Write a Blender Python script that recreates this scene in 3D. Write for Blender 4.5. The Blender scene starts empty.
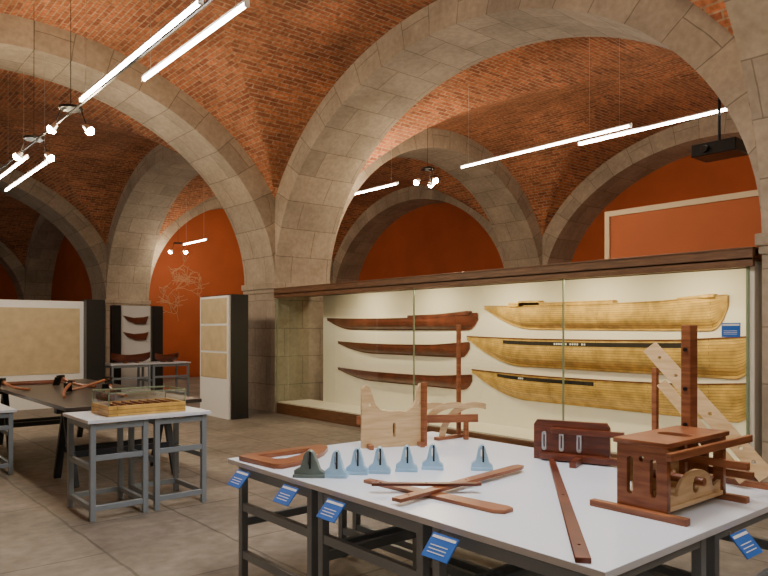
import bpy, bmesh, math, random
from mathutils import Matrix, Vector
random.seed(4)
D=bpy.data; C=bpy.context

# ------------------------------------------------------------------ materials
def newmat(name):
    m=D.materials.new(name); m.use_nodes=True
    nt=m.node_tree; b=nt.nodes['Principled BSDF']
    return m,nt,b
def N(nt,t,**kw):
    n=nt.nodes.new(t)
    for k,v in kw.items():
        if k in n.inputs: n.inputs[k].default_value=v
        else: setattr(n,k,v)
    return n
def rgba(c): return (c[0],c[1],c[2],1)
def plain(name,col,rough=.6,metal=0,var=.12,scale=6,bump=0.0):
    m,nt,b=newmat(name)
    tc=N(nt,'ShaderNodeTexCoord'); no=N(nt,'ShaderNodeTexNoise'); no.inputs['Scale'].default_value=scale; no.inputs['Detail'].default_value=5
    nt.links.new(tc.outputs['Object'],no.inputs['Vector'])
    mx=N(nt,'ShaderNodeMix',data_type='RGBA')
    mx.inputs[6].default_value=rgba([c*(1-var) for c in col]); mx.inputs[7].default_value=rgba([min(1,c*(1+var)) for c in col])
    nt.links.new(no.outputs['Fac'],mx.inputs[0]); nt.links.new(mx.outputs[2],b.inputs['Base Color'])
    b.inputs['Roughness'].default_value=rough; b.inputs['Metallic'].default_value=metal
    if bump:
        bp=N(nt,'ShaderNodeBump'); bp.inputs['Strength'].default_value=bump; bp.inputs['Distance'].default_value=.02
        nt.links.new(no.outputs['Fac'],bp.inputs['Height']); nt.links.new(bp.outputs['Normal'],b.inputs['Normal'])
    return m
def wood(name,c1,c2,rough=.4,scl=(3,3,30),scale=1.5):
    m,nt,b=newmat(name)
    tc=N(nt,'ShaderNodeTexCoord'); mp=N(nt,'ShaderNodeMapping'); mp.inputs['Scale'].default_value=scl
    no=N(nt,'ShaderNodeTexNoise'); no.inputs['Scale'].default_value=scale; no.inputs['Detail'].default_value=6; no.inputs['Distortion'].default_value=.6
    nt.links.new(tc.outputs['Object'],mp.inputs[0]); nt.links.new(mp.outputs[0],no.inputs['Vector'])
    cr=N(nt,'ShaderNodeValToRGB'); cr.color_ramp.elements[0].position=.35; cr.color_ramp.elements[1].position=.65
    cr.color_ramp.elements[0].color=rgba(c1); cr.color_ramp.elements[1].color=rgba(c2)
    nt.links.new(no.outputs['Fac'],cr.inputs[0]); nt.links.new(cr.outputs[0],b.inputs['Base Color'])
    b.inputs['Roughness'].default_value=rough
    return m
def masonry(name,c1,c2,mortar,bw,rh,ms,rough,patch=.35,bump=.4,pscale=.6,fine=18,offset=.5,fv=.25,c3=None,wob=1.0,sq=None):
    m,nt,b=newmat(name)
    uv=N(nt,'ShaderNodeUVMap'); br=N(nt,'ShaderNodeTexBrick')
    br.offset=offset
    if sq: br.squash=sq[0]; br.squash_frequency=sq[1]
    for k,v in (('Color1',rgba(c1)),('Color2',rgba(c2)),('Mortar',rgba(mortar)),('Scale',1),('Mortar Size',ms),('Mortar Smooth',.2),('Brick Width',bw),('Row Height',rh)):
        br.inputs[k].default_value=v
    nd=N(nt,'ShaderNodeTexNoise'); nd.inputs['Scale'].default_value=3
    nt.links.new(uv.outputs[0],nd.inputs['Vector'])
    vm=N(nt,'ShaderNodeVectorMath',operation='SCALE'); vm.inputs['Scale'].default_value=.03*min(1,rh*4)*wob
    nt.links.new(nd.outputs['Color'],vm.inputs[0])
    va=N(nt,'ShaderNodeVectorMath',operation='ADD'); nt.links.new(uv.outputs[0],va.inputs[0]); nt.links.new(vm.outputs[0],va.inputs[1])
    nt.links.new(va.outputs[0],br.inputs['Vector'])
    tc=N(nt,'ShaderNodeTexCoord')
    n1=N(nt,'ShaderNodeTexNoise'); n1.inputs['Scale'].default_value=pscale; n1.inputs['Detail'].default_value=6; n1.inputs['Roughness'].default_value=.65
    n2=N(nt,'ShaderNodeTexNoise'); n2.inputs['Scale'].default_value=fine; n2.inputs['Detail'].default_value=4
    nt.links.new(tc.outputs['Object'],n1.inputs['Vector']); nt.links.new(tc.outputs['Object'],n2.inputs['Vector'])
    r1=N(nt,'ShaderNodeMapRange'); r1.inputs[1].default_value=.3; r1.inputs[2].default_value=.7; r1.inputs[3].default_value=1-patch; r1.inputs[4].default_value=1+patch
    nt.links.new(n1.outputs['Fac'],r1.inputs[0])
    r2=N(nt,'ShaderNodeMapRange'); r2.inputs[1].default_value=.3; r2.inputs[2].default_value=.7; r2.inputs[3].default_value=1-fv; r2.inputs[4].default_value=1+fv
    nt.links.new(n2.outputs['Fac'],r2.inputs[0])
    mu=N(nt,'ShaderNodeMath',operation='MULTIPLY'); nt.links.new(r1.outputs[0],mu.inputs[0]); nt.links.new(r2.outputs[0],mu.inputs[1])
    src=br.outputs['Color']
    if c3:
        n3=N(nt,'ShaderNodeTexNoise'); n3.inputs['Scale'].default_value=.9; n3.inputs['Detail'].default_value=8; n3.inputs['Roughness'].default_value=.75
        mp=N(nt,'ShaderNodeMapping'); mp.inputs['Location'].default_value=(7,3,1)
        nt.links.new(tc.outputs['Object'],mp.inputs[0]); nt.links.new(mp.outputs[0],n3.inputs['Vector'])
        r3=N(nt,'ShaderNodeMapRange'); r3.inputs[1].default_value=.45; r3.inputs[2].default_value=.75; r3.inputs[3].default_value=0; r3.inputs[4].default_value=.75
        nt.links.new(n3.outputs['Fac'],r3.inputs[0])
        mx=N(nt,'ShaderNodeMix',data_type='RGBA'); mx.inputs[7].default_value=rgba(c3)
        nt.links.new(r3.outputs[0],mx.inputs[0]); nt.links.new(src,mx.inputs[6]); src=mx.outputs[2]
    sc=N(nt,'ShaderNodeVectorMath',operation='SCALE'); nt.links.new(src,sc.inputs[0]); nt.links.new(mu.outputs[0],sc.inputs['Scale'])
    nt.links.new(sc.outputs[0],b.inputs['Base Color'])
    b.inputs['Roughness'].default_value=rough
    ad=N(nt,'ShaderNodeMath',operation='MULTIPLY_ADD'); ad.inputs[1].default_value=-1.0
    nt.links.new(br.outputs['Fac'],ad.inputs[0]); nt.links.new(n2.outputs['Fac'],ad.inputs[2])
    bp=N(nt,'ShaderNodeBump'); bp.inputs['Strength'].default_value=bump; bp.inputs['Distance'].default_value=.015
    nt.links.new(ad.outputs[0],bp.inputs['Height']); nt.links.new(bp.outputs['Normal'],b.inputs['Normal'])
    return m
def emis(name,col,s):
    m,nt,b=newmat(name); b.inputs['Base Color'].default_value=rgba(col)
    b.inputs['Emission Color'].default_value=rgba(col); b.inputs['Emission Strength'].default_value=s
    return m
def glassmat(name,tint=(.92,.96,.92)):
    m,nt,b=newmat(name); nt.nodes.remove(b)
    o=nt.nodes['Material Output']
    t=N(nt,'ShaderNodeBsdfTransparent'); t.inputs[0].default_value=rgba(tint)
    g=N(nt,'ShaderNodeBsdfGlossy'); g.inputs['Roughness'].default_value=.01
    f=N(nt,'ShaderNodeLayerWeight'); f.inputs[0].default_value=.5
    p=N(nt,'ShaderNodeMath',operation='POWER'); p.inputs[1].default_value=4
    q=N(nt,'ShaderNodeMath',operation='MULTIPLY_ADD'); q.inputs[1].default_value=.8; q.inputs[2].default_value=.07
    nt.links.new(f.outputs['Facing'],p.inputs[0]); nt.links.new(p.outputs[0],q.inputs[0])
    mx=N(nt,'ShaderNodeMixShader'); nt.links.new(q.outputs[0],mx.inputs[0]); nt.links.new(t.outputs[0],mx.inputs[1]); nt.links.new(g.outputs[0],mx.inputs[2])
    nt.links.new(mx.outputs[0],o.inputs[0]); return m

M_BRICK=masonry('vault_brick',(.53,.175,.070),(.24,.072,.036),(.42,.28,.18),.29,.085,.011,.92,patch=.32,bump=.7,pscale=.8,c3=(.36,.16,.08),fv=.35,wob=1.5)
M_STONE=masonry('granite_blocks',(.41,.335,.26),(.32,.265,.21),(.20,.165,.13),.85,.55,.008,.92,patch=.2,bump=.28,pscale=1.3,fine=14,fv=.12)
M_FLOOR=masonry('stone_floor',(.235,.205,.175),(.185,.162,.14),(.12,.105,.09),1.7,.85,.012,.6,patch=.35,bump=.35,pscale=1.0,fine=9,fv=.2,wob=1.6,sq=(.7,3))
M_RED=plain('red_orange_plaster',(.40,.085,.024),.8,var=.25,scale=1.2)
M_ORANGE=plain('orange_plaster',(.40,.10,.03),.8,var=.1,scale=1.5)
M_PLASTER=plain('lime_plaster',(.45,.36,.27),.9,var=.15,scale=1.2,bump=.2)
M_CREAM=plain('cream_paint',(.62,.48,.30),.6,var=.05)
M_CASEWHITE=plain('case_white',(.82,.78,.69),.7,var=.03)
M_MAP=plain('old_drawing_paper',(.55,.45,.28),.7,var=.3,scale=5)
M_BLACK=plain('black_laminate',(.012,.012,.014),.35)
M_TOP=plain('white_laminate',(.76,.83,.97),.3,var=.02)
M_GREY=plain('grey_painted_steel',(.25,.30,.36),.4,metal=.15,var=.05)
M_DKTABLE=wood('dark_table_wood',(.03,.025,.022),(.06,.045,.04),.3)
M_DKBLUE=plain('dark_navy_trestle',(.02,.025,.035),.4)
M_CASEW=wood('case_walnut',(.10,.045,.02),(.17,.08,.035),.4)
M_REDW=wood('reddish_wood',(.20,.062,.026),(.34,.13,.055),.35)
M_DKRED=wood('dark_mahogany',(.085,.022,.012),(.17,.045,.022),.3)
M_TAN=wood('tan_wood',(.54,.36,.18),(.68,.49,.28),.45)
M_YEL=masonry('varnished_yellow_wood',(.66,.43,.125),(.55,.335,.085),(.28,.15,.04),1.4,.035,.003,.3,patch=.25,bump=.1,pscale=4,fine=9)
M_HULLD=masonry('varnished_dark_wood',(.17,.045,.022),(.11,.03,.015),(.05,.014,.01),1.4,.035,.0025,.3,patch=.2,bump=.1,pscale=3,fine=6)
M_BLACKP=plain('black_paint',(.015,.013,.012),.4)
M_BLUEW=plain('pale_blue_paint',(.36,.58,.80),.45,var=.12,scale=20)
M_GRNW=plain('grey_green_paint',(.14,.19,.18),.45,var=.12,scale=20)
M_DARK=plain('dark_iron',(.02,.02,.022),.4,metal=.6)
M_LABEL=plain('label_blue',(.02,.14,.58),.4,var=.03)
M_WHITE=plain('white_card',(.8,.82,.85),.5,var=.02)
M_GLASS=glassmat('clear_glass')
M_GLASSE=plain('glass_edge_green',(.22,.30,.20),.2)
M_STEEL=plain('steel',(.6,.6,.6),.3,metal=1)
M_TUBE=emis('fluorescent_tube',(1,.91,.76),60)
M_BULB=emis('halogen_bulb',(1,.86,.62),200)
M_CASELED=emis('case_lamp_strip',(1,.78,.38),5)

# ------------------------------------------------------------------ mesh helpers
def group(name,loc=(0,0,0)):
    e=D.objects.new(name,None); C.collection.objects.link(e); e.location=loc; e.empty_display_size=.1
    return e
class MB:
    def __init__(s): s.v=[];s.f=[];s.uv=[];s.m=[]
    def face(s,pts,uvs=None,mat=0):
        i=len(s.v); s.v+= [tuple(p) for p in pts]; s.f.append(tuple(range(i,i+len(pts))))
        s.uv.append(uvs if uvs else [(0,0)]*len(pts)); s.m.append(mat)
    def box(s,x0,x1,y0,y1,z0,z1,mat=0,M=None):
        c=lambda x,y,z:(M@Vector((x,y,z))) if M else Vector((x,y,z))
        q=[(((x0,y0,z0),(x1,y0,z0),(x1,y0,z1),(x0,y0,z1)),(0,2)),
           (((x1,y1,z0),(x0,y1,z0),(x0,y1,z1),(x1,y1,z1)),(0,2)),
           (((x0,y1,z0),(x0,y0,z0),(x0,y0,z1),(x0,y1,z1)),(1,2)),
           (((x1,y0,z0),(x1,y1,z0),(x1,y1,z1),(x1,y0,z1)),(1,2)),
           (((x0,y0,z1),(x1,y0,z1),(x1,y1,z1),(x0,y1,z1)),(0,1)),
           (((x0,y1,z0),(x1,y1,z0),(x1,y0,z0),(x0,y0,z0)),(0,1))]
        for pts,(a,b) in q:
            s.face([c(*p) for p in pts],[(p[a],p[b]) for p in pts],mat)
    def beam(s,p,q,w,h,mat=0,up=(0,0,1)):
        p=Vector(p);q=Vector(q);d=(q-p);L=d.length;d.normalize()
        u=Vector(up)
        if abs(d.dot(u))>.98: u=Vector((1,0,0))
        r=d.cross(u).normalized(); t=r.cross(d)
        M=Matrix((( d.x,r.x,t.x,p.x),(d.y,r.y,t.y,p.y),(d.z,r.z,t.z,p.z),(0,0,0,1)))
        s.box(0,L,-w/2,w/2,-h/2,h/2,mat,M)
    def cyl(s,p,q,r,mat=0,n=12,r2=None):
        p=Vector(p);q=Vector(q);d=(q-p).normalized(); r2=r if r2 is None else r2
        u=Vector((0,0,1)) if abs(d.z)<.9 else Vector((1,0,0))
        a=d.cross(u).normalized(); b=d.cross(a)
        P=[];Q=[]
        for i in range(n):
            t=2*math.pi*i/n; o=a*math.cos(t)+b*math.sin(t); P.append(p+o*r);Q.append(q+o*r2)
        for i in range(n):
            j=(i+1)%n; s.face([P[i],P[j],Q[j],Q[i]],None,mat)
        s.face(P[::-1],None,mat); s.face(Q,None,mat)
    def build(s,name,mats,parent=None,smooth=False,bevel=0):
        me=D.meshes.new(name); me.from_pydata(s.v,[],s.f)
        for m in mats: me.materials.append(m)
        uvl=me.uv_layers.new(name='UVMap'); k=0
        for pi,p in enumerate(me.polygons):
            p.material_index=s.m[pi]
            for j in range(len(s.f[pi])): uvl.data[k].uv=s.uv[pi][j]; k+=1
        bm=bmesh.new(); bm.from_mesh(me); bmesh.ops.remove_doubles(bm,verts=bm.verts,dist=1e-4)
        if smooth!='keep': bmesh.ops.recalc_face_normals(bm,faces=bm.faces)
        bm.to_mesh(me); bm.free()
        if smooth:
            for p in me.polygons: p.use_smooth=True
        o=D.objects.new(name,me); C.collection.objects.link(o)
        if parent: o.parent=parent; o.matrix_parent_inverse=Matrix.Translation(-Vector(parent.location))
        if bevel:
            b=o.modifiers.new('bevel','BEVEL'); b.width=bevel; b.segments=2; b.limit_method='ANGLE'
        return o
def boxobj(name,b,mat,parent=None,bevel=0):
    m=MB(); m.box(*b); return m.build(name,[mat],parent,bevel=bevel)
def frame(o,u,v):
    u=Vector(u).normalized(); v=Vector(v); v=(v-u*v.dot(u)).normalized(); w=u.cross(v)
    return Matrix(((u.x,v.x,w.x,o[0]),(u.y,v.y,w.y,o[1]),(u.z,v.z,w.z,o[2]),(0,0,0,1)))
def board(name,outer,holes,thick,M,mat,parent=None,bev=.002):
    cu=D.curves.new(name,'CURVE'); cu.dimensions='2D'; cu.fill_mode='BOTH'; cu.extrude=thick/2-bev; cu.bevel_depth=bev
    cu.offset=-bev
    for loop in [outer]+holes:
        sp=cu.splines.new('POLY'); sp.points.add(len(loop)-1); sp.use_cyclic_u=True
        for i,p in enumerate(loop): sp.points[i].co=(p[0],p[1],0,1)
    t=D.objects.new('tmp',cu); C.collection.objects.link(t)
    dg=C.evaluated_depsgraph_get(); me=D.meshes.new_from_object(t.evaluated_get(dg))
    D.objects.remove(t); me.transform(M); me.materials.clear(); me.materials.append(mat); me.name=name
    o=D.objects.new(name,me); C.collection.objects.link(o)
    if parent: o.parent=parent; o.matrix_parent_inverse=Matrix.Translation(-Vector(parent.location))
    return o
def circ(cx,cy,rx,ry=None,n=20,a0=0,a1=360):
    ry=ry or rx
    full=(a1-a0)%360==0
    return [(cx+rx*math.cos(math.radians(a0+(a1-a0)*i/(n if full else n-1))),cy+ry*math.sin(math.radians(a0+(a1-a0)*i/(n if full else n-1)))) for i in range(n)]
def slot(cx,cy,w,h,n=8):
    r=w/2
    return circ(cx,cy+h/2-r,r,n=n,a0=0,a1=180)+circ(cx,cy-h/2+r,r,n=n,a0=180,a1=360)

# ------------------------------------------------------------------ architecture
ZS=2.5; BI=3.4; BO=3.85; K=.905
def zo(s): return ZS+BO*math.sqrt(max(0,1-(K*s)**2))
def vault(mb,x0,x1,y0,y1):
    cx=(x0+x1)/2; cy=(y0+y1)/2; hx=(x1-x0)/2; hy=(y1-y0)/2
    n=44; m=5; ph=math.asin(K)
    ss=[math.sin(-ph+2*ph*i/n)/K for i in range(n+1)]
    for ax in (0,1):
        ha,hb=(hx,hy) if ax==0 else (hy,hx)
        arc=[0]
        for i in range(n):
            arc.append(arc[-1]+math.hypot((ss[i+1]-ss[i])*ha,zo(ss[i+1])-zo(ss[i])))
        for sg in (1,-1):
            for i in range(n):
                for j in range(m):
                    P=[];U=[]
                    for (ii,jj) in ((i,j),(i+1,j),(i+1,j+1),(i,j+1)):
                        s=ss[ii]; b=abs(s)*hb; b=b+(hb-b)*jj/m; a=s*ha
                        pt=(cx+a,cy+sg*b,zo(s)) if ax==0 else (cx+sg*b,cy+a,zo(s))
                        P.append(pt); U.append((b+.37*ax,arc[ii]))
                    if sg*(1 if ax==0 else -1)>0: P.reverse();U.reverse()
                    mb.face(P,U)
XB=[(-1.6,7.0),(8.3,15.4)]
YB=[(-7.2,1.4),(2.7,11.55),(12.75,21.2),(22.5,31.1)]
XR=[(-2.9,-1.6),(7.0,8.3),(15.4,16.7)]
YR=[(-8.5,-7.2),(1.4,2.7),(11.55,12.75),(21.2,22.5),(31.1,32.4)]
def ceil_z(x,y):
    bx=[b for b in XB if b[0]<=x<=b[1]]; by=[b for b in YB if b[0]<=y<=b[1]]
    f=lambda v,b: abs(v-(b[0]+b[1])/2)/((b[1]-b[0])/2)
    if bx and by: return max(zo(f(x,bx[0])),zo(f(y,by[0])))
    if bx: return ZS+BI*math.sqrt(1-f(x,bx[0])**2)
    if by: return ZS+BI*math.sqrt(1-f(y,by[0])**2)
    return 6
mb=MB()
bays=[(i,j) for i in range(2) for j in range(4) if not (i==1 and j==3)]
for i,j in bays: vault(mb,*XB[i],*YB[j])
mb.build('ceiling',[M_BRICK],smooth='keep')

mbA=MB()
def arch(axis,c0,c1,p0,p1):
    c=(c0+c1)/2;h=(c1-c0)/2; n=56; mb=mbA
    def P(a,z,t): return (c+a,t,z) if axis=='x' else (t,c+a,z)
    inn=[];out=[];arc=[0]
    for i in range(n+1):
        th=math.pi*i/n; inn.append((h*math.cos(th),ZS+BI*math.sin(th)))
        ax=h/K*math.cos(th); ax=max(-h,min(h,ax)); out.append((ax,ZS+BO*math.sin(th)))
        if i: arc.append(arc[-1]+math.hypot(inn[i][0]-inn[i-1][0],inn[i][1]-inn[i-1][1]))
    for i in range(n):
        a,b=inn[i],inn[i+1];A,B=out[i],out[i+1]; v0,v1=arc[i],arc[i+1]
        mb.face([P(*a,p0),P(*b,p0),P(*b,p1),P(*a,p1)],[(0.05,v0),(0.05,v1),(1.35,v1),(1.35,v0)])
        for t in (p0,p1):
            mb.face([P(*a,t),P(*A,t),P(*B,t),P(*b,t)],[(0.08,v0),(.58,v0),(.58,v1),(.08,v1)])
def pier(x0,x1,y0,y1):
    g=group('stone_pillar',((x0+x1)/2,(y0+y1)/2,0))
    m=MB(); m.box(x0,x1,y0,y1,0,6.6); m.build('shaft',[M_STONE],g)
    e=.05; m=MB(); m.box(x0-e,x1+e,y0-e,y1+e,ZS-.10,ZS+.02); m.box(x0-e*.5,x1+e*.5,y0-e*.5,y1+e*.5,ZS-.18,ZS-.10); m.build('impost',[M_STONE],g,bevel=.012)
for j,(y0,y1) in enumerate(YR):
    for i,(x0,x1) in enumerate(XR):
        if i==2 and j==4: continue
        pier(x0,x1,y0,y1)
for j,(y0,y1) in enumerate(YR):
    for i,(x0,x1) in enumerate(XB):
        if i==1 and j==4: continue
        arch('x',x0,x1,y0,y1)
for i,(x0,x1) in enumerate(XR):
    for j,(y0,y1) in enumerate(YB):
        if i==2 and j==3: continue
        arch('y',y0,y1,x0,x1)
mbA.build('wall_arcade',[M_STONE])
m=MB(); m.face([(-4,-10,0),(18,-10,0),(18,34,0),(-4,34,0)],[(-10,-4),(-10,18),(34,18),(34,-4)]); m.build('floor',[M_FLOOR])
boxobj('wall_east',(16.45,16.75,-8.5,22.5,0,6.8),M_RED)
boxobj('wall_north',(8.3,16.7,22.2,22.5,0,6.8),M_RED)
boxobj('wall_north_far',(-2.9,8.3,32.1,32.5,0,6.8),M_RED)
boxobj('wall_northeast',(8.0,8.4,22.5,31.1,0,6.8),M_RED)
boxobj('wall_west',(-3.1,-2.5,-8.5,32.4,0,6.8),M_PLASTER)
boxobj('wall_south',(-2.9,16.7,-8.7,-8.0,0,6.8),M_PLASTER)

g=group('partition_wall',(12.1,4.6,0))
boxobj('panel',(12.0,12.2,2.0,7.4,0,3.8),M_ORANGE,g)
m=MB(); m.box(11.97,12.23,2.0,7.5,3.8,3.9); m.box(11.97,12.23,7.4,7.5,0,3.8); m.build('edge',[M_CREAM],g)

# painted branching mural on the north red wall
cu=D.curves.new('wall_mural','CURVE'); cu.dimensions='3D'; cu.bevel_depth=.012
def branch(p,a,L,k):
    if k==0: return
    pts=[p];n=6;x,z=p;aa=a
    for i in range(n):
        aa+=random.uniform(-.45,.45); x+=math.cos(aa)*L/n; z+=math.sin(aa)*L/n; pts.append((x,z))
    sp=cu.splines.new('POLY'); sp.points.add(len(pts)-1)
    for i,q in enumerate(pts): sp.points[i].co=(q[0],22.19,q[1],1)
    for _ in range(3): branch(pts[random.choice((2,4,6))],aa+random.uniform(-1.3,1.3),L*.7,k-1)
for x0,z0 in ((9.3,2.6),(9.7,1.9),(10.4,2.8)): branch((x0,z0),1.5,.8,4)
o=D.objects.new('wall_mural',cu); C.collection.objects.link(o); cu.materials.append(plain('mural_paint',(.50,.24,.13),.8))

# ------------------------------------------------------------------ display case with half hulls
CY0,CY1=2.78,11.50
g=group('glass_display_case',(7.4,7,0))
m=MB(); m.box(7.0,7.85,CY0,CY1,0,.20); m.build('plinth',[M_CASEW],g,bevel=.01)
boxobj('back_panel',(7.75,7.85,CY0,11.0,.20,2.26),M_CASEWHITE,g)
boxobj('shelf_floor',(7.03,7.75,CY0+.06,CY1-.03,.20,.22),M_CASEWHITE,g)
boxobj('end_panel',(7.03,7.75,CY0,CY0+.05,.20,2.26),M_CASEWHITE,g)
m=MB(); m.box(6.94,7.9,CY0-.02,CY1,2.27,2.30); m.box(6.94,7.0,CY0-.02,CY1,2.21,2.39); m.box(6.94,7.9,CY0-.02,CY1,2.37,2.40); m.build('canopy',[M_CASEW],g,bevel=.006)
ys=[CY0+.06,4.95,7.60,CY1-.03]
for k in range(3):
    a,b=ys[k]+.004,ys[k+1]-.004
    m=MB(); m.face([(7.01,a,.20),(7.01,a,2.26),(7.01,b,2.26),(7.01,b,.20)]); m.build('glass_pane_%d'%(k+1),[M_GLASS],g,smooth='keep')
m=MB(); y=CY1-.015; m.face([(7.03,y,.22),(7.74,y,.22),(7.74,y,2.26),(7.03,y,2.26)]); m.build('glass_end',[M_GLASS],g,smooth='keep')
m=MB()
for y in ys[1:3]: m.box(7.0,7.018,y-.009,y+.009,.20,2.26)
m.box(7.0,7.02,CY1-.03,CY1-.005,.2,2.26); m.box(7.0,7.02,CY0+.04,CY0+.065,.2,2.26); m.build('glass_edges',[M_GLASSE],g)
m=MB()
LY=(3.6,4.9,6.3,7.8,9.4)
for yc in LY: m.box(7.04,7.10,yc-.3,yc+.3,2.25,2.268)
m.build('lamp_strip',[M_CASELED],g)
for yc in LY:
    L=D.lights.new('case_light','AREA'); L.shape='RECTANGLE'; L.size=.07; L.size_y=.6; L.energy=15; L.color=(1,.81,.48)
    lo=D.objects.new('case_light',L); C.collection.objects.link(lo); lo.location=(7.08,yc,2.24); lo.rotation_euler=(0,math.radians(-22),0); lo.parent=g; lo.matrix_parent_inverse=Matrix.Translation(-Vector(g.location))

def half_hull(Yl,Yr,zd,depth,beam,mat,stripe=None,sheer=.03,lfrac=.16,rfrac=.06,rlow=.8,bul=None,XW=7.75):
    L=Yl-Yr; nS=60;nT=14; mb=MB()
    def ring(s):
        zdk=zd+sheer*((2*s-1)**2)+.03*max(0,s-.8)/.2
        kd=depth*(1+.08*(s-.5))
        if s<lfrac: kd*=max(.06,(1-(1-s/lfrac)**1.8))
        if s>1-rfrac: kd*=1-rlow*((s-(1-rfrac))/rfrac)**2.5
        w=beam*max(.06,min(1,(s/.35))**.7 if s<.35 else (1 if s<.75 else 1-.75*((s-.75)/.25)**2.4))
        zk=zd-kd
        pts=[]
        for t in range(nT+1):
            tt=t/nT; z=zdk+(zk-zdk)*tt
            o=w*(max(0,1-(tt/.9)**3.2))**.6 if tt<.9 else 0
            pts.append((XW-max(.014,o),z,tt))
        return pts
    R=[ring(i/nS) for i in range(nS+1)]
    Y=lambda i:Yl-L*i/nS
    for i in range(nS):
        a,b=R[i],R[i+1]
        for t in range(nT):
            mi=0
            if stripe and stripe[0]<=i/nS<=stripe[1] and t in (1,2): mi=1
            mb.face([(a[t][0],Y(i),a[t][1]),(b[t][0],Y(i+1),b[t][1]),(b[t+1][0],Y(i+1),b[t+1][1]),(a[t+1][0],Y(i),a[t+1][1])],
                [(Y(i),t*.03),(Y(i+1),t*.03),(Y(i+1),t*.03+.03),(Y(i),t*.03+.03)],mi)
        for t in (0,nT):
            mb.face([(a[t][0],Y(i),a[t][1]),(b[t][0],Y(i+1),b[t][1]),(XW,Y(i+1),b[t][1]),(XW,Y(i),a[t][1])],None,0)
    for r,y in ((R[0],Y(0)),(R[-1],Y(nS))):
        mb.face([(p[0],y,p[1]) for p in r]+[(XW,y,r[-1][1]),(XW,y,r[0][1])],None,0)
    gg=group('half_hull_model',(XW-.05,(Yl+Yr)/2,zd))
    mb.build('hull',[mat,M_BLACKP],gg)
    m=MB()
    for i in range(nS):
        a,b=R[i],R[i+1]
        m.beam((a[0][0],Y(i),a[0][1]+.004),(b[0][0],Y(i+1),b[0][1]+.004),.018,.014)
    m.build('rail',[mat if not stripe else M_DKRED],gg)
    if stripe:
        m=MB(); i=int((stripe[0]+stripe[1])/2*nS)-5; r=R[i]; xx=r[2][0]-.004; zz=r[2][1]; yy=Y(i)
        for k in range(14):
            if k in (6,11): continue
            m.box(xx-.003,xx,yy-.03-.035*k,yy-.008-.035*k,zz-.012,zz+.012); 
        m.build('name_lettering',[M_WHITE],gg)
    if bul:
        m=MB()
        for (s0,s1,h) in bul:
            i0,i1=int(s0*nS),int(s1*nS)
            for i in range(i0,i1):
                z=R[i][0][1]; m.box(XW-beam*.8,XW,Y(i+1),Y(i),z-.005,z+h)
        m.build('bulwark',[mat],gg)
    return gg
half_hull(6.85,3.33,1.92,.32,.13,M_YEL,bul=[(.16,.62,.05),(.2,.30,.075),(.86,.98,.03)],lfrac=.25)
half_hull(7.2,3.02,1.47,.39,.14,M_YEL,stripe=(.18,.80,1),lfrac=.25)
half_hull(7.1,3.02,.97,.36,.14,M_YEL,stripe=(.12,.52,1),lfrac=.25)
half_hull(10.85,6.98,1.79,.19,.12,M_HULLD,lfrac=.2,bul=[(.62,.97,.05)])
half_hull(10.5,7.15,1.35,.17,.11,M_HULLD,lfrac=.3)
half_hull(10.5,7.1,.86,.17,.11,M_HULLD,lfrac=.3)

# ------------------------------------------------------------------ label cards
def card(loc,yaw,w=.15,h=.11,tilt=-42):
    g=group('label_card',loc)
    M=Matrix.Translation(loc)@Matrix.Rotation(yaw,4,'Z')@Matrix.Rotation(math.radians(tilt),4,'X')
    m=MB(); m.box(-w/2,w/2,-.003,.003,-h/2,h/2,0,M)
    m.box(-w/2+.008,w/2-.008,-.0045,-.003,h*.30,h/2-.010,1,M)
    for k in range(3): m.box(-w/2+.02,w/2-.03,-.0045,-.003,-h*.30+k*.016,-h*.30+k*.016+.004,1,M)
    m.build('card',[M_LABEL,M_WHITE],g)
    m=MB(); m.beam(Vector(loc)+Vector((0,0,-.01)),Vector(loc)+Matrix.Rotation(yaw,3,'Z')@Vector((0,.07,.035)),.02,.004); m.build('bracket',[M_STEEL],g)
for y in (3.75,3.22,2.80,2.03): card((2.02,y,.70),math.radians(-90))
card((3.04,1.235,.70),0)
card((6.985,2.98,1.60),math.radians(-90),.18,.14,0)

# ------------------------------------------------------------------ big white exhibition table
T=.78
g=group('exhibition_table',(3,2.65,0))
boxobj('top',(2.08,3.90,1.30,4.01,T-.03,T),M_TOP,g,bevel=.003)
m=MB(); t=.045
def tframe(x0,x1,y0,y1):
    for x in (x0,x1-t):
        for y in (y0,y1-t): m.box(x,x+t,y,y+t,0,T-.03)
    for z in (T-.10,.36):
        m.box(x0+t,x1-t,y0+.005,y0+t-.005,z,z+.05); m.box(x0+t,x1-t,y1-t+.005,y1-.005,z,z+.05)
    for z in (T-.10,.16,.46):
        m.box(x0+.005,x0+t-.005,y0+t,y1-t,z,z+.05); m.box(x1-t+.005,x1-.005,y0+t,y1-t,z,z+.05)
for (a,b) in ((1.36,2.18),(2.24,3.06),(3.12,3.94)):
    for (c,d) in ((2.12,2.95),(3.03,3.86)): tframe(c,d,a,b)
m.build('steel_frames',[M_GREY],g,bevel=.003)

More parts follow.
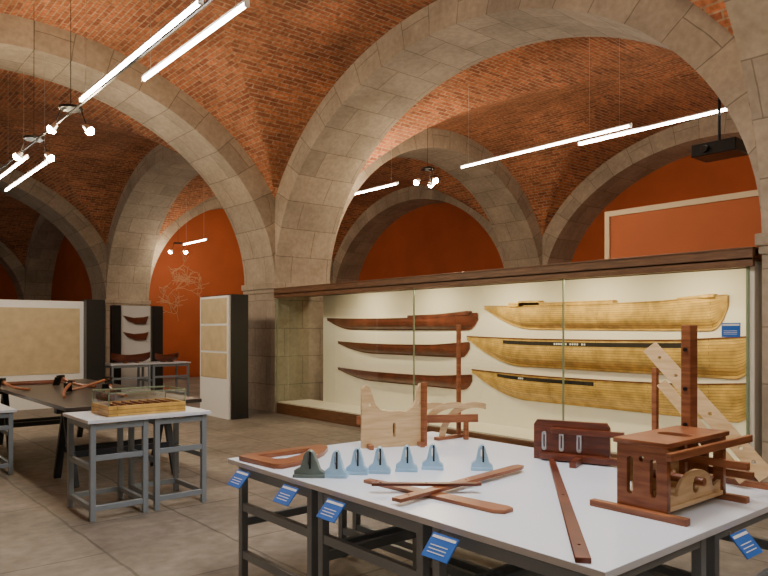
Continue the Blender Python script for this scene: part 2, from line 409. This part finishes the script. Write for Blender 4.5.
a=Vector((2.97,3.76,T)); u=Vector((.43,-.19,0)); 
g=group('transom_mould',tuple(a))
prof=[(0,0),(.47,0),(.47,.40),(.455,.44),(.425,.44),(.41,.40),(.40,.33),(.37,.27),(.32,.245),(.27,.25),(.2,.25),(.14,.26),(.10,.30),(.08,.36),(.06,.42),(.03,.44),(0,.41)]
board('template',prof,[circ(.06,.30,.012),circ(.42,.30,.012),slot(.235,.12,.02,.10)],.035,frame(a,u,(0,0,1)),M_TAN,g)
m=MB(); un=u.normalized(); nn=Vector((-un.y,un.x,0))
for k in (.05,.42):
    p=a+un*k; m.beam(p-nn*.1+Vector((0,0,.015)),p+nn*.1+Vector((0,0,.015)),.03,.03)
p=a+un*.45-nn*.035; m.beam(p,p+Vector((0,0,.45)),.035,.03)
m.build('feet_and_post',[M_REDW],g,bevel=.002)

g=group('wooden_ship_knee',(2.4,3.75,T))
outer=[(0,.40),(.06,.43),(.62,.42),(.66,.38),(.62,.30),(.50,.18),(.34,.07),(.16,0),(.06,-.01),(.02,.03)]
hole=[(.10,.35),(.50,.34),(.42,.26),(.30,.18),(.18,.14),(.12,.17)]
board('knee',outer,[hole],.03,frame((2.11,3.50,T+.015),(1,0.02,0),(0,1,0)),M_REDW,g)

pos=[(2.17,3.21),(2.28,3.11),(2.42,3.10),(2.535,3.04),(2.69,2.98),(2.846,2.923),(3.05,2.72)]
for i,(x,y) in enumerate(pos):
    g=group('caulking_block_tool',(x,y,T))
    mt=M_GRNW if i==0 else M_BLUEW
    s=1.0 if i==0 else .72
    prof=[(-.085,0),(.085,0),(.085,.03),(.06,.045),(.045,.09)]+circ(.0,.10,.035,.055,n=9,a0=10,a1=170)+[(-.05,.06),(-.085,.04)]
    prof=[(p[0]*s,p[1]*.97) for p in prof]
    M=frame((x,y,T),(.70,-.72,0),(0,0,1))
    board('body',prof,[slot(0,.10,.014,.05)],.05,M,mt,g,bev=.004)
    m=MB(); m.box(-.09*s,.09*s,0,.018,-.034,.034,0,M); m.build('sole',[mt],g,bevel=.003)
    m=MB(); m.box(.002,.012,.05,.145,-.028,.028,0,M); m.build('iron',[M_DARK],g)

g=group('crossed_sail_battens',(2.4,2.5,T))
def plank(name,p,q,w0,w1,z,th,mat,g,holes=True):
    p=Vector(p);q=Vector(q);L=(q-p).length
    prof=[(0,-w0/2),(L*.95,-w1/2),(L,-w1/4),(L,w1/3),(L*.96,w1/2),(0,w0/2)]
    hs=[circ(L*f,0,.007,n=10) for f in (.08,.5)] if holes else []
    return board(name,prof,hs,th,frame((p.x,p.y,z+th/2),(q-p).to_3d(),Vector((-(q-p).y,(q-p).x,0))),mat,g)
plank('batten_long',(2.33,2.90),(2.42,2.00),.05,.11,T,.018,M_REDW,g)
plank('batten_cross',(2.12,2.42),(3.20,2.55),.055,.07,T+.018,.018,M_REDW,g)
plank('batten_short',(2.20,2.70),(2.62,2.34),.04,.04,T+.036,.014,M_DKRED,g)

g=group('long_measuring_bar',(2.9,2,T))
plank('bar',(2.10,1.40),(3.56,2.60),.055,.04,T,.02,M_DKRED,g)

g=group('slotted_wooden_clamp',(3.68,2.5,T))
o=Vector((3.60,2.76,T)); u=Vector((.15,-.42,0))
board('board',[(0,0),(.47,0),(.47,.22),(.45,.25),(.02,.25),(0,.22)],[],.04,frame(o,u,(0,0,1)),M_DKRED,g)
m=MB(); un=u.normalized(); nn=Vector((un.y,-un.x,0))
if nn.x>0: nn=-nn
F=frame(o,u,(0,0,1))
for k in (.07,.18,.29):
    board('slot_plate',slot(0,0,.03,.12),[slot(0,0,.010,.08)],.012,Matrix.Translation(nn*.025)@F@Matrix.Translation((k,.12,0)),M_STEEL,g,bev=.001)
m.beam(o+un*.12+Vector((0,0,.19))+nn*.04,o+un*.56+Vector((0,0,.19))+nn*.04,.03,.035)
m.beam(o+un*.05+Vector((0,0,.03))+nn*.05,o+un*.55+Vector((0,0,.03))+nn*.05,.05,.04)
m.beam(o+un*.30-nn*.10+Vector((0,0,.02)),o+un*.30+nn*.22+Vector((0,0,.02)),.04,.04)
m.build('arms',[M_DKRED],g,bevel=.003)

# slotted frame / vice with tall post
g=group('wooden_frame_vice',(3.1,1.6,T))
x0,x1,yn,yf=2.86,3.40,1.48,1.72
H=.28; ZB=T+.03; W=yf-yn
for xx,nm in ((x0,'end_board_a'),(x1,'end_board_b')):
    board(nm,[(0,0),(W,0),(W,H),(0,H)],[slot(.065,.14,.03,.17),slot(W-.065,.14,.03,.17),circ(W/2,.22,.012)],.03,frame((xx,yn,ZB),(0,1,0),(0,0,1)),M_REDW,g)
boxobj('bottom_board',(x0+.016,x1-.016,yn,yf,ZB,ZB+.02),M_TAN,g,bevel=.002)
board('top_board',[(0,0),(x1-x0+.06,0),(x1-x0+.06,W+.02),(0,W+.02)],[slot((x1-x0)/2+.03,W/2,.10,.16,n=12)],.022,frame((x0-.03,yn-.01,ZB+H+.011),(1,0,0),(0,1,0)),M_REDW,g)
LW=x1-x0-.04
arcs=[(0,0),(LW,0),(LW,.26)]+circ(LW/2,.26,LW*.36,.13,n=16,a0=360,a1=180)+[(0,.26)]
board('side_web',arcs,[circ(.055,.05,.025),circ(LW-.055,.05,.025)],.018,frame((x0+.02,yf-.015,ZB+.02),(1,0,0),(0,0,1)),M_TAN,g)
board('front_web',[(0,0),(LW,0),(LW,.05)]+circ(LW/2,.03,LW*.34,.10,n=14,a0=0,a1=180)+[(0,.05)],[circ(LW/2,.055,.03)],.018,frame((x0+.02,yn+.02,ZB+.02),(1,0,0),(0,0,1)),M_TAN,g)
m=MB()
for xx in (x0-.03,x1+.02): m.beam((xx,yn-.10,T+.015),(xx,yf+.12,T+.015),.04,.03)
m.beam((x1-.12,yn-.16,ZB+.17),(x1-.12,yf+.22,ZB+.17),.03,.035)
m.beam((x1+.03,yn-.12,ZB+.10),(x1+.03,yf-.1,ZB+.10),.028,.035)
m.beam((x0-.06,yn-.03,ZB+H-.03),(x1+.22,yn-.03,ZB+H-.03),.025,.035)
m.cyl((x0+.27,yn-.03,ZB+.10),(x0+.27,yf,ZB+.10),.020)
m.build('rails',[M_REDW],g,bevel=.003)
px,py=3.475,1.69
m=MB(); m.beam((px,py,T),(px,py,1.625),.05,.08); m.build('post',[M_REDW],g,bevel=.004)
m=MB(); 
for z in (1.5,1.3,1.12): m.cyl((px-.05,py,z),(px-.02,py,z),.010)
m.build('post_pegs',[M_DARK],g)

g=group('leaning_perforated_plank',(3.8,1.85,T))
p=Vector((3.80,1.44,T+.062)); q=Vector((3.83,2.10,1.50)); L=(q-p).length
board('plank_front',[(0,-.045),(L,-.045),(L,.045),(0,.045)],[circ(L*f,0,.010,n=10) for f in (.1,.2,.3,.45,.6,.75,.9)],.022,frame(p,q-p,(.4,-.8,.6)),M_TAN,g)
p=Vector((3.72,1.52,T+.042)); q=Vector((3.74,1.98,1.30)); L=(q-p).length
board('plank_back',[(0,-.03),(L,-.03),(L,.03),(0,.03)],[],.02,frame(p,q-p,(.4,-.8,.6)),M_TAN,g)
m=MB(); m.beam((3.80,2.05,T),(3.80,2.05,1.38),.03,.03); m.beam((3.80,1.38,T+.015),(3.80,2.10,T+.015),.05,.03); m.build('prop',[M_REDW],g,bevel=.002)

g=group('rib_framing_stand',(3.7,3.6,T))
m=MB(); m.beam((3.84,3.66,T),(3.84,3.66,1.64),.022,.032)
m.beam((3.60,3.66,T+.012),(3.88,3.66,T+.012),.05,.024)
m.build('upright',[M_REDW],g,bevel=.002)
m=MB(); m.beam((3.10,3.98,T+.16),(3.88,3.50,T+.16),.02,.06); 
for f in (.1,.9): 
    x=3.1+.78*f;y=3.98-.48*f; m.box(x-.015,x+.015,y-.015,y+.015,T,T+.14)
m.build('crossboard',[M_REDW],g,bevel=.002)
for k,(x,y) in enumerate(((3.50,3.82),(3.62,3.74),(3.76,3.66))):
    o_=circ(0,0,.27,.28,n=14,a0=70,a1=175); i_=circ(.01,-.01,.235,.245,n=14,a0=175,a1=70)
    board('rib_%d'%(k+1),o_+i_,[],.02,frame((x+.12,y-.12,T+.0),(.8,-.5,0),(0,0,1)),M_TAN,g)

# ------------------------------------------------------------------ smaller display table
def steel_table(name,x0,x1,y0,y1,z,top,par=None,leg=M_GREY):
    g=group(name,((x0+x1)/2,(y0+y1)/2,0)); t=.045
    boxobj('top',(x0-.03,x1+.03,y0-.03,y1+.03,z-.03,z),top,g,bevel=.003)
    m=MB(); xm=(x0+x1)/2
    for (a,b) in ((x0,xm-.03),(xm+.03,x1)):
        for x in (a,b-t):
            for y in (y0,y1-t): m.box(x,x+t,y,y+t,0,z-.03)
        for zz in (z-.09,.08):
            m.box(a+t,b-t,y0+.004,y0+t-.004,zz,zz+.045); m.box(a+t,b-t,y1-t+.004,y1-.004,zz,zz+.045)
        for zz in (z-.09,.42,.08):
            for x in (a,b-t): m.box(x+.004,x+t-.004,y0+t,y1-t,zz,zz+.045)
        m.box(a+t,b-t,y0+.004,y0+t-.004,.50,.545)
    m.build('frame',[leg],g,bevel=.003); return g
steel_table('small_display_table',1.84,2.88,5.96,6.62,.85,M_TOP)
g=group('boxed_ship_model',(2.35,6.3,.85))
x0,x1,y0,y1=2.02,2.72,6.06,6.52; z=.85
m=MB(); m.box(x0,x1,y0,y1,z,z+.035); 
for (a,b,c,d) in ((x0,x1,y0,y0+.02),(x0,x1,y1-.02,y1),(x0,x0+.02,y0+.02,y1-.02),(x1-.02,x1,y0+.02,y1-.02)): m.box(a,b,c,d,z+.035,z+.09)
m.build('wooden_tray',[M_YEL],g,bevel=.003)
m=MB(); m.box(x0+.04,x1-.04,y0+.04,y1-.04,z+.035,z+.075)
for k in range(7): m.box(x0+.08+k*.08,x0+.10+k*.08,y0+.08,y1-.08,z+.075,z+.095)
m.build('slipway_model',[M_REDW],g)
m=MB(); h=.20
A,B_=x0+.004,x1-.004; c_,d_=y0+.004,y1-.004
for q in (((A,c_),(B_,c_)),((B_,c_),(B_,d_)),((B_,d_),(A,d_)),((A,d_),(A,c_))):
    (xa,ya),(xb,yb)=q; m.face([(xa,ya,z+.09),(xb,yb,z+.09),(xb,yb,z+h),(xa,ya,z+h)])
m.face([(A,c_,z+h),(B_,c_,z+h),(B_,d_,z+h),(A,d_,z+h)]); m.build('glass_cover',[M_GLASS],g)
m=MB()
for (a,b) in ((x0,y0),(x1-.008,y0),(x0,y1-.008),(x1-.008,y1-.008)): m.box(a,a+.008,b,b+.008,z+.09,z+h+.006)
for y in (y0,y1-.008): m.box(x0,x1,y,y+.008,z+h,z+h+.008)
for x in (x0,x1-.008): m.box(x,x+.008,y0,y1,z+h,z+h+.008)
m.build('glass_edges',[M_GLASSE],g)

# ------------------------------------------------------------------ long dark trestle table with shipwright tools
g=group('trestle_table',(2.5,9.2,0))
boxobj('top',(1.95,3.35,7.05,11.1,.81,.85),M_DKTABLE,g,bevel=.004)
m=MB()
for y in (7.6,10.4):
    for s in (-1,1):
        for x in (2.1,3.15): m.beam((x,y+.0*s,.78),(x,y+.32*s,0.02),.07,.045)
    m.box(2.0,3.25,y-.05,y+.05,.74,.81)
    for s in (-1,1): m.box(2.12,3.13,y+.19*s-.02,y+.19*s+.02,.30,.36)
m.build('trestles',[M_DKBLUE],g)
def adze(x,y,yaw,L=.7):
    g=group('shipwright_adze',(x,y,.85)); R=Matrix.Translation((x,y,.85))@Matrix.Rotation(yaw,4,'Z')
    m=MB(); pts=[R@Vector((L*t/8,.05*math.sin(t/8*3),.02+.10*(t/8)**2)) for t in range(9)]
    for i in range(8): m.cyl(pts[i],pts[i+1],.018,0,8)
    m.build('handle',[M_REDW],g)
    m=MB(); m.beam(R@Vector((L,.05,.12)),R@Vector((L+.05,.05,.0+.01)),.09,.02); m.beam(R@Vector((L-.06,.02,.13)),R@Vector((L+.05,.02,.12)),.05,.04); m.build('blade',[M_DARK],g)
adze(2.2,8.0,1.2,.8); adze(2.5,8.9,.4,.6); adze(2.15,9.3,2.0,.5); adze(2.75,7.7,1.5,.6); adze(2.9,9.2,1.9,.7)
def saw(x,y,yaw):
    g=group('frame_saw',(x,y,.85)); F=frame((x,y,.865),(math.cos(yaw),math.sin(yaw),0),(-math.sin(yaw),math.cos(yaw),0))
    board('frame',[(0,0),(.9,0),(.9,.4),(.85,.42),(.05,.42),(0,.4)],[[(.05,.03),(.85,.03),(.85,.19),(.05,.19)],[(.05,.23),(.85,.23),(.85,.38),(.05,.38)]],.025,F,M_DKRED,g)
saw(2.1,10.3,.1)
g=group('wooden_mallet',(2.45,7.45,.85))
m=MB(); m.cyl((2.38,7.45,.91),(2.54,7.47,.91),.06,0,16); m.build('head',[M_DKRED],g); m=MB(); m.cyl((2.46,7.46,.91),(2.50,7.80,.868),.016); m.build('handle',[M_REDW],g)

steel_table('low_white_bench',1.2,1.80,8.5,10.2,.72,M_TOP,leg=M_GREY)

# ------------------------------------------------------------------ freestanding info panels
g=group('exhibition_panel',(6.02,11.8,0))
boxobj('core',(5.87,6.2,11.15,12.35,0,2.24),M_BLACK,g)
boxobj('white_face',(5.83,5.87,11.2,12.35,.0,2.22),M_WHITE,g)
m=MB()
for k in range(3): m.box(5.822,5.83,11.26,12.30,.72+k*.50,.72+k*.50+.46)
m.build('drawings',[M_MAP],g)
g=group('exhibition_panel',(3.3,15.3,0))
boxobj('core',(4.55,4.93,15.0,15.4,0,2.24),M_BLACK,g)
boxobj('white_face',(1.4,4.55,15.2,15.4,0,2.2),M_WHITE,g)
boxobj('drawing',(1.5,4.47,15.185,15.2,.7,2.05),M_MAP,g)
g=group('exhibition_panel',(6.5,17,0))
boxobj('core',(6.72,7.0,16.95,17.15,0,2.2),M_BLACK,g)
boxobj('white_face',(5.95,6.72,17.05,17.15,0,2.2),M_WHITE,g)
boxobj('side',(5.75,5.95,16.95,17.15,0,2.2),M_BLACK,g)
for z in (1.95,1.55):
    board('mounted_hull',[(0,0),(.1,-.12),(.3,-.2),(.55,-.2),(.62,0),(.5,-.03),(.25,-.05)],[],.08,frame((6.02,17.0,z),(1,0,0),(0,0,1)),M_DKRED,g,bev=.01)
steel_table('rear_display_table',5.2,7.0,15.4,16.1,.85,M_TOP)
def boat(x,y,z,L,B,Hh,mat,yaw=0):
    g=group('boat_model',(x,y,z)); R=Matrix.Translation((x,y,z))@Matrix.Rotation(yaw,4,'Z'); mb=MB(); n=20
    def sec(i):
        s=2*i/n-1; w=B/2*(1-abs(s)**2.4); zt=Hh*(1+.35*s*s); zb=Hh*.05+Hh*.6*abs(s)**4
        return [R@Vector((s*L/2,w*math.sin(a),zt-(zt-zb)*math.cos(a)**.8 if math.cos(a)>0 else zt)) for a in [math.radians(-90+15*k) for k in range(13)]]
    S=[sec(i) for i in range(n+1)]
    for i in range(n):
        for k in range(12): mb.face([S[i][k],S[i+1][k],S[i+1][k+1],S[i][k+1]])
    mb.build('hull',[mat],g)
    m=MB()
    for s in (-.5,-.1,.3): 
        w=B/2*(1-abs(s*1)**2.4)*.95; m.box(s*L/2-.02,s*L/2+.02,-w,w,Hh*.85,Hh*.92,0,R)
    for s in (-.3,.3): m.box(s*L/2-.02,s*L/2+.02,-B*.3,B*.3,0,Hh*.25,0,R)
    m.build('thwarts_and_cradle',[M_REDW],g)
boat(5.75,15.75,.85,.9,.3,.18,M_DKRED); boat(6.6,15.75,.85,.7,.28,.16,M_DKRED,.3)

# ------------------------------------------------------------------ lighting fixtures
def tube(x,y0,y1,z,name='linear_pendant_lamp',down=0):
    g=group(name,(x,(y0+y1)/2,z))
    m=MB(); m.cyl((x,y0+.03,z),(x,y1-.03,z),.016,0,10); m.build('tube',[M_TUBE],g)
    m=MB(); m.box(x-.016,x+.016,y0,y1,z+.020,z+.04); m.box(x-.018,x+.018,y0,y0+.03,z-.02,z+.02); m.box(x-.018,x+.018,y1-.03,y1,z-.02,z+.02); m.build('housing',[M_WHITE],g)
    m=MB()
    for y in (y0+.2,y1-.2): m.cyl((x,y,z+.04),(x,y,ceil_z(x,y)),.002,0,6)
    m.build('suspension_wires',[M_STEEL],g)
    if down:  # cool fill added under the out-of-view pendants to brighten the table
        L=D.lights.new('added_fill_light','AREA'); L.shape='RECTANGLE'; L.size=.05; L.size_y=y1-y0-.1; L.energy=down; L.color=(.84,.92,1)
        lo=D.objects.new('added_fill_light',L); C.collection.objects.link(lo); lo.location=(x,(y0+y1)/2,z-.025); lo.parent=g; lo.matrix_parent_inverse=Matrix.Translation(-Vector(g.location))
def spots(x,y,z,n=2,P=55):
    g=group('ceiling_spotlight',(x,y,z))
    m=MB(); m.cyl((x,y,z+.30),(x,y,ceil_z(x,y)),.004,0,6); m.cyl((x,y,z+.28),(x,y,z+.31),.14,0,20)
    hd=MB(); bl=MB()
    for k in range(n):
        a=2*math.pi*k/n+2.6; dx,dy=.20*math.cos(a),.20*math.sin(a)
        p=Vector((x+dx,y+dy,z+.05)); m.cyl((x+dx*.6,y+dy*.6,z+.29),p,.006,0,6)
        out=Vector((dx,dy,-.22)).normalized()
        hd.cyl(p-out*.05,p+out*.03,.03,0,12,.05); bl.cyl(p+out*.025,p+out*.06,.055,0,14); bl.cyl(p+out*.06,p+out*.09,.055,0,14,.02)
        L=D.lights.new('halogen','POINT'); L.energy=P/n; L.color=(1,.78,.48); L.shadow_soft_size=.05
        lo=D.objects.new('halogen_%d'%(k+1),L); C.collection.objects.link(lo); lo.location=p+out*.16; lo.parent=g; lo.matrix_parent_inverse=Matrix.Translation(-Vector(g.location))
    m.build('stem',[M_DARK],g); hd.build('heads',[M_STEEL],g); bl.build('bulbs',[M_BULB],g)
tube(2.72,4.9,7.1,4.2); tube(2.42,5.1,8.2,4.2)
tube(2.72,1.9,4.4,4.2,down=75); tube(2.42,-1.2,1.6,4.2,down=30)
tube(2.60,11.4,14.6,4.2); tube(2.92,11.5,14.4,4.2)
tube(9.5,10.8,12.7,4.65); tube(9.5,5.5,9.0,4.66); tube(9.62,4.05,6.5,4.60)
tube(8.9,18.4,20.0,4.2)
tube(2.6,18.0,20.5,4.2); tube(2.6,25,28,4.2); tube(9.5,-4,-1,4.6)
spots(2.6,9.2,4.1,2,165); spots(2.6,11.0,4.1,2,130); spots(9.5,9.9,4.5,3,170); spots(8.95,20.5,4.0,2,30)
spots(14.4,3.5,4.2,2,45); spots(2.6,2.0,4.3,2,120); spots(11.0,19.6,4.3,2,55); spots(3.0,-3.0,4.3,2,110)  # all but the last: unseen fill spots, added for the side bays and table
m=MB(); m.box(2.565,2.585,2.0,15.0,4.31,4.33); m.build('lighting_track',[M_DARK])
g=group('ceiling_projector',(9.6,4.25,4.0))
m=MB(); m.box(9.4,9.85,3.95,4.55,3.98,4.15); m.cyl((9.40,4.35,4.06),(9.34,4.35,4.06),.05,0,16); m.build('body',[M_DARK],g,bevel=.01)
m=MB(); m.cyl((9.6,4.25,4.15),(9.6,4.25,ceil_z(9.6,4.25)),.02); m.build('mount',[M_DARK],g)

# ------------------------------------------------------------------ world + camera
w=D.worlds.new('World'); C.scene.world=w; w.use_nodes=True
w.node_tree.nodes['Background'].inputs[0].default_value=(.5,.5,.55,1); w.node_tree.nodes['Background'].inputs[1].default_value=.1
cam=D.cameras.new('Camera'); co=D.objects.new('Camera',cam); C.collection.objects.link(co)
co.location=(0,0,1.6); co.rotation_euler=(math.radians(90),0,math.radians(-40.2))
cam.lens=690/768*36; cam.sensor_width=36; cam.shift_y=42/768; cam.clip_end=100; cam.clip_start=.05
C.scene.camera=co
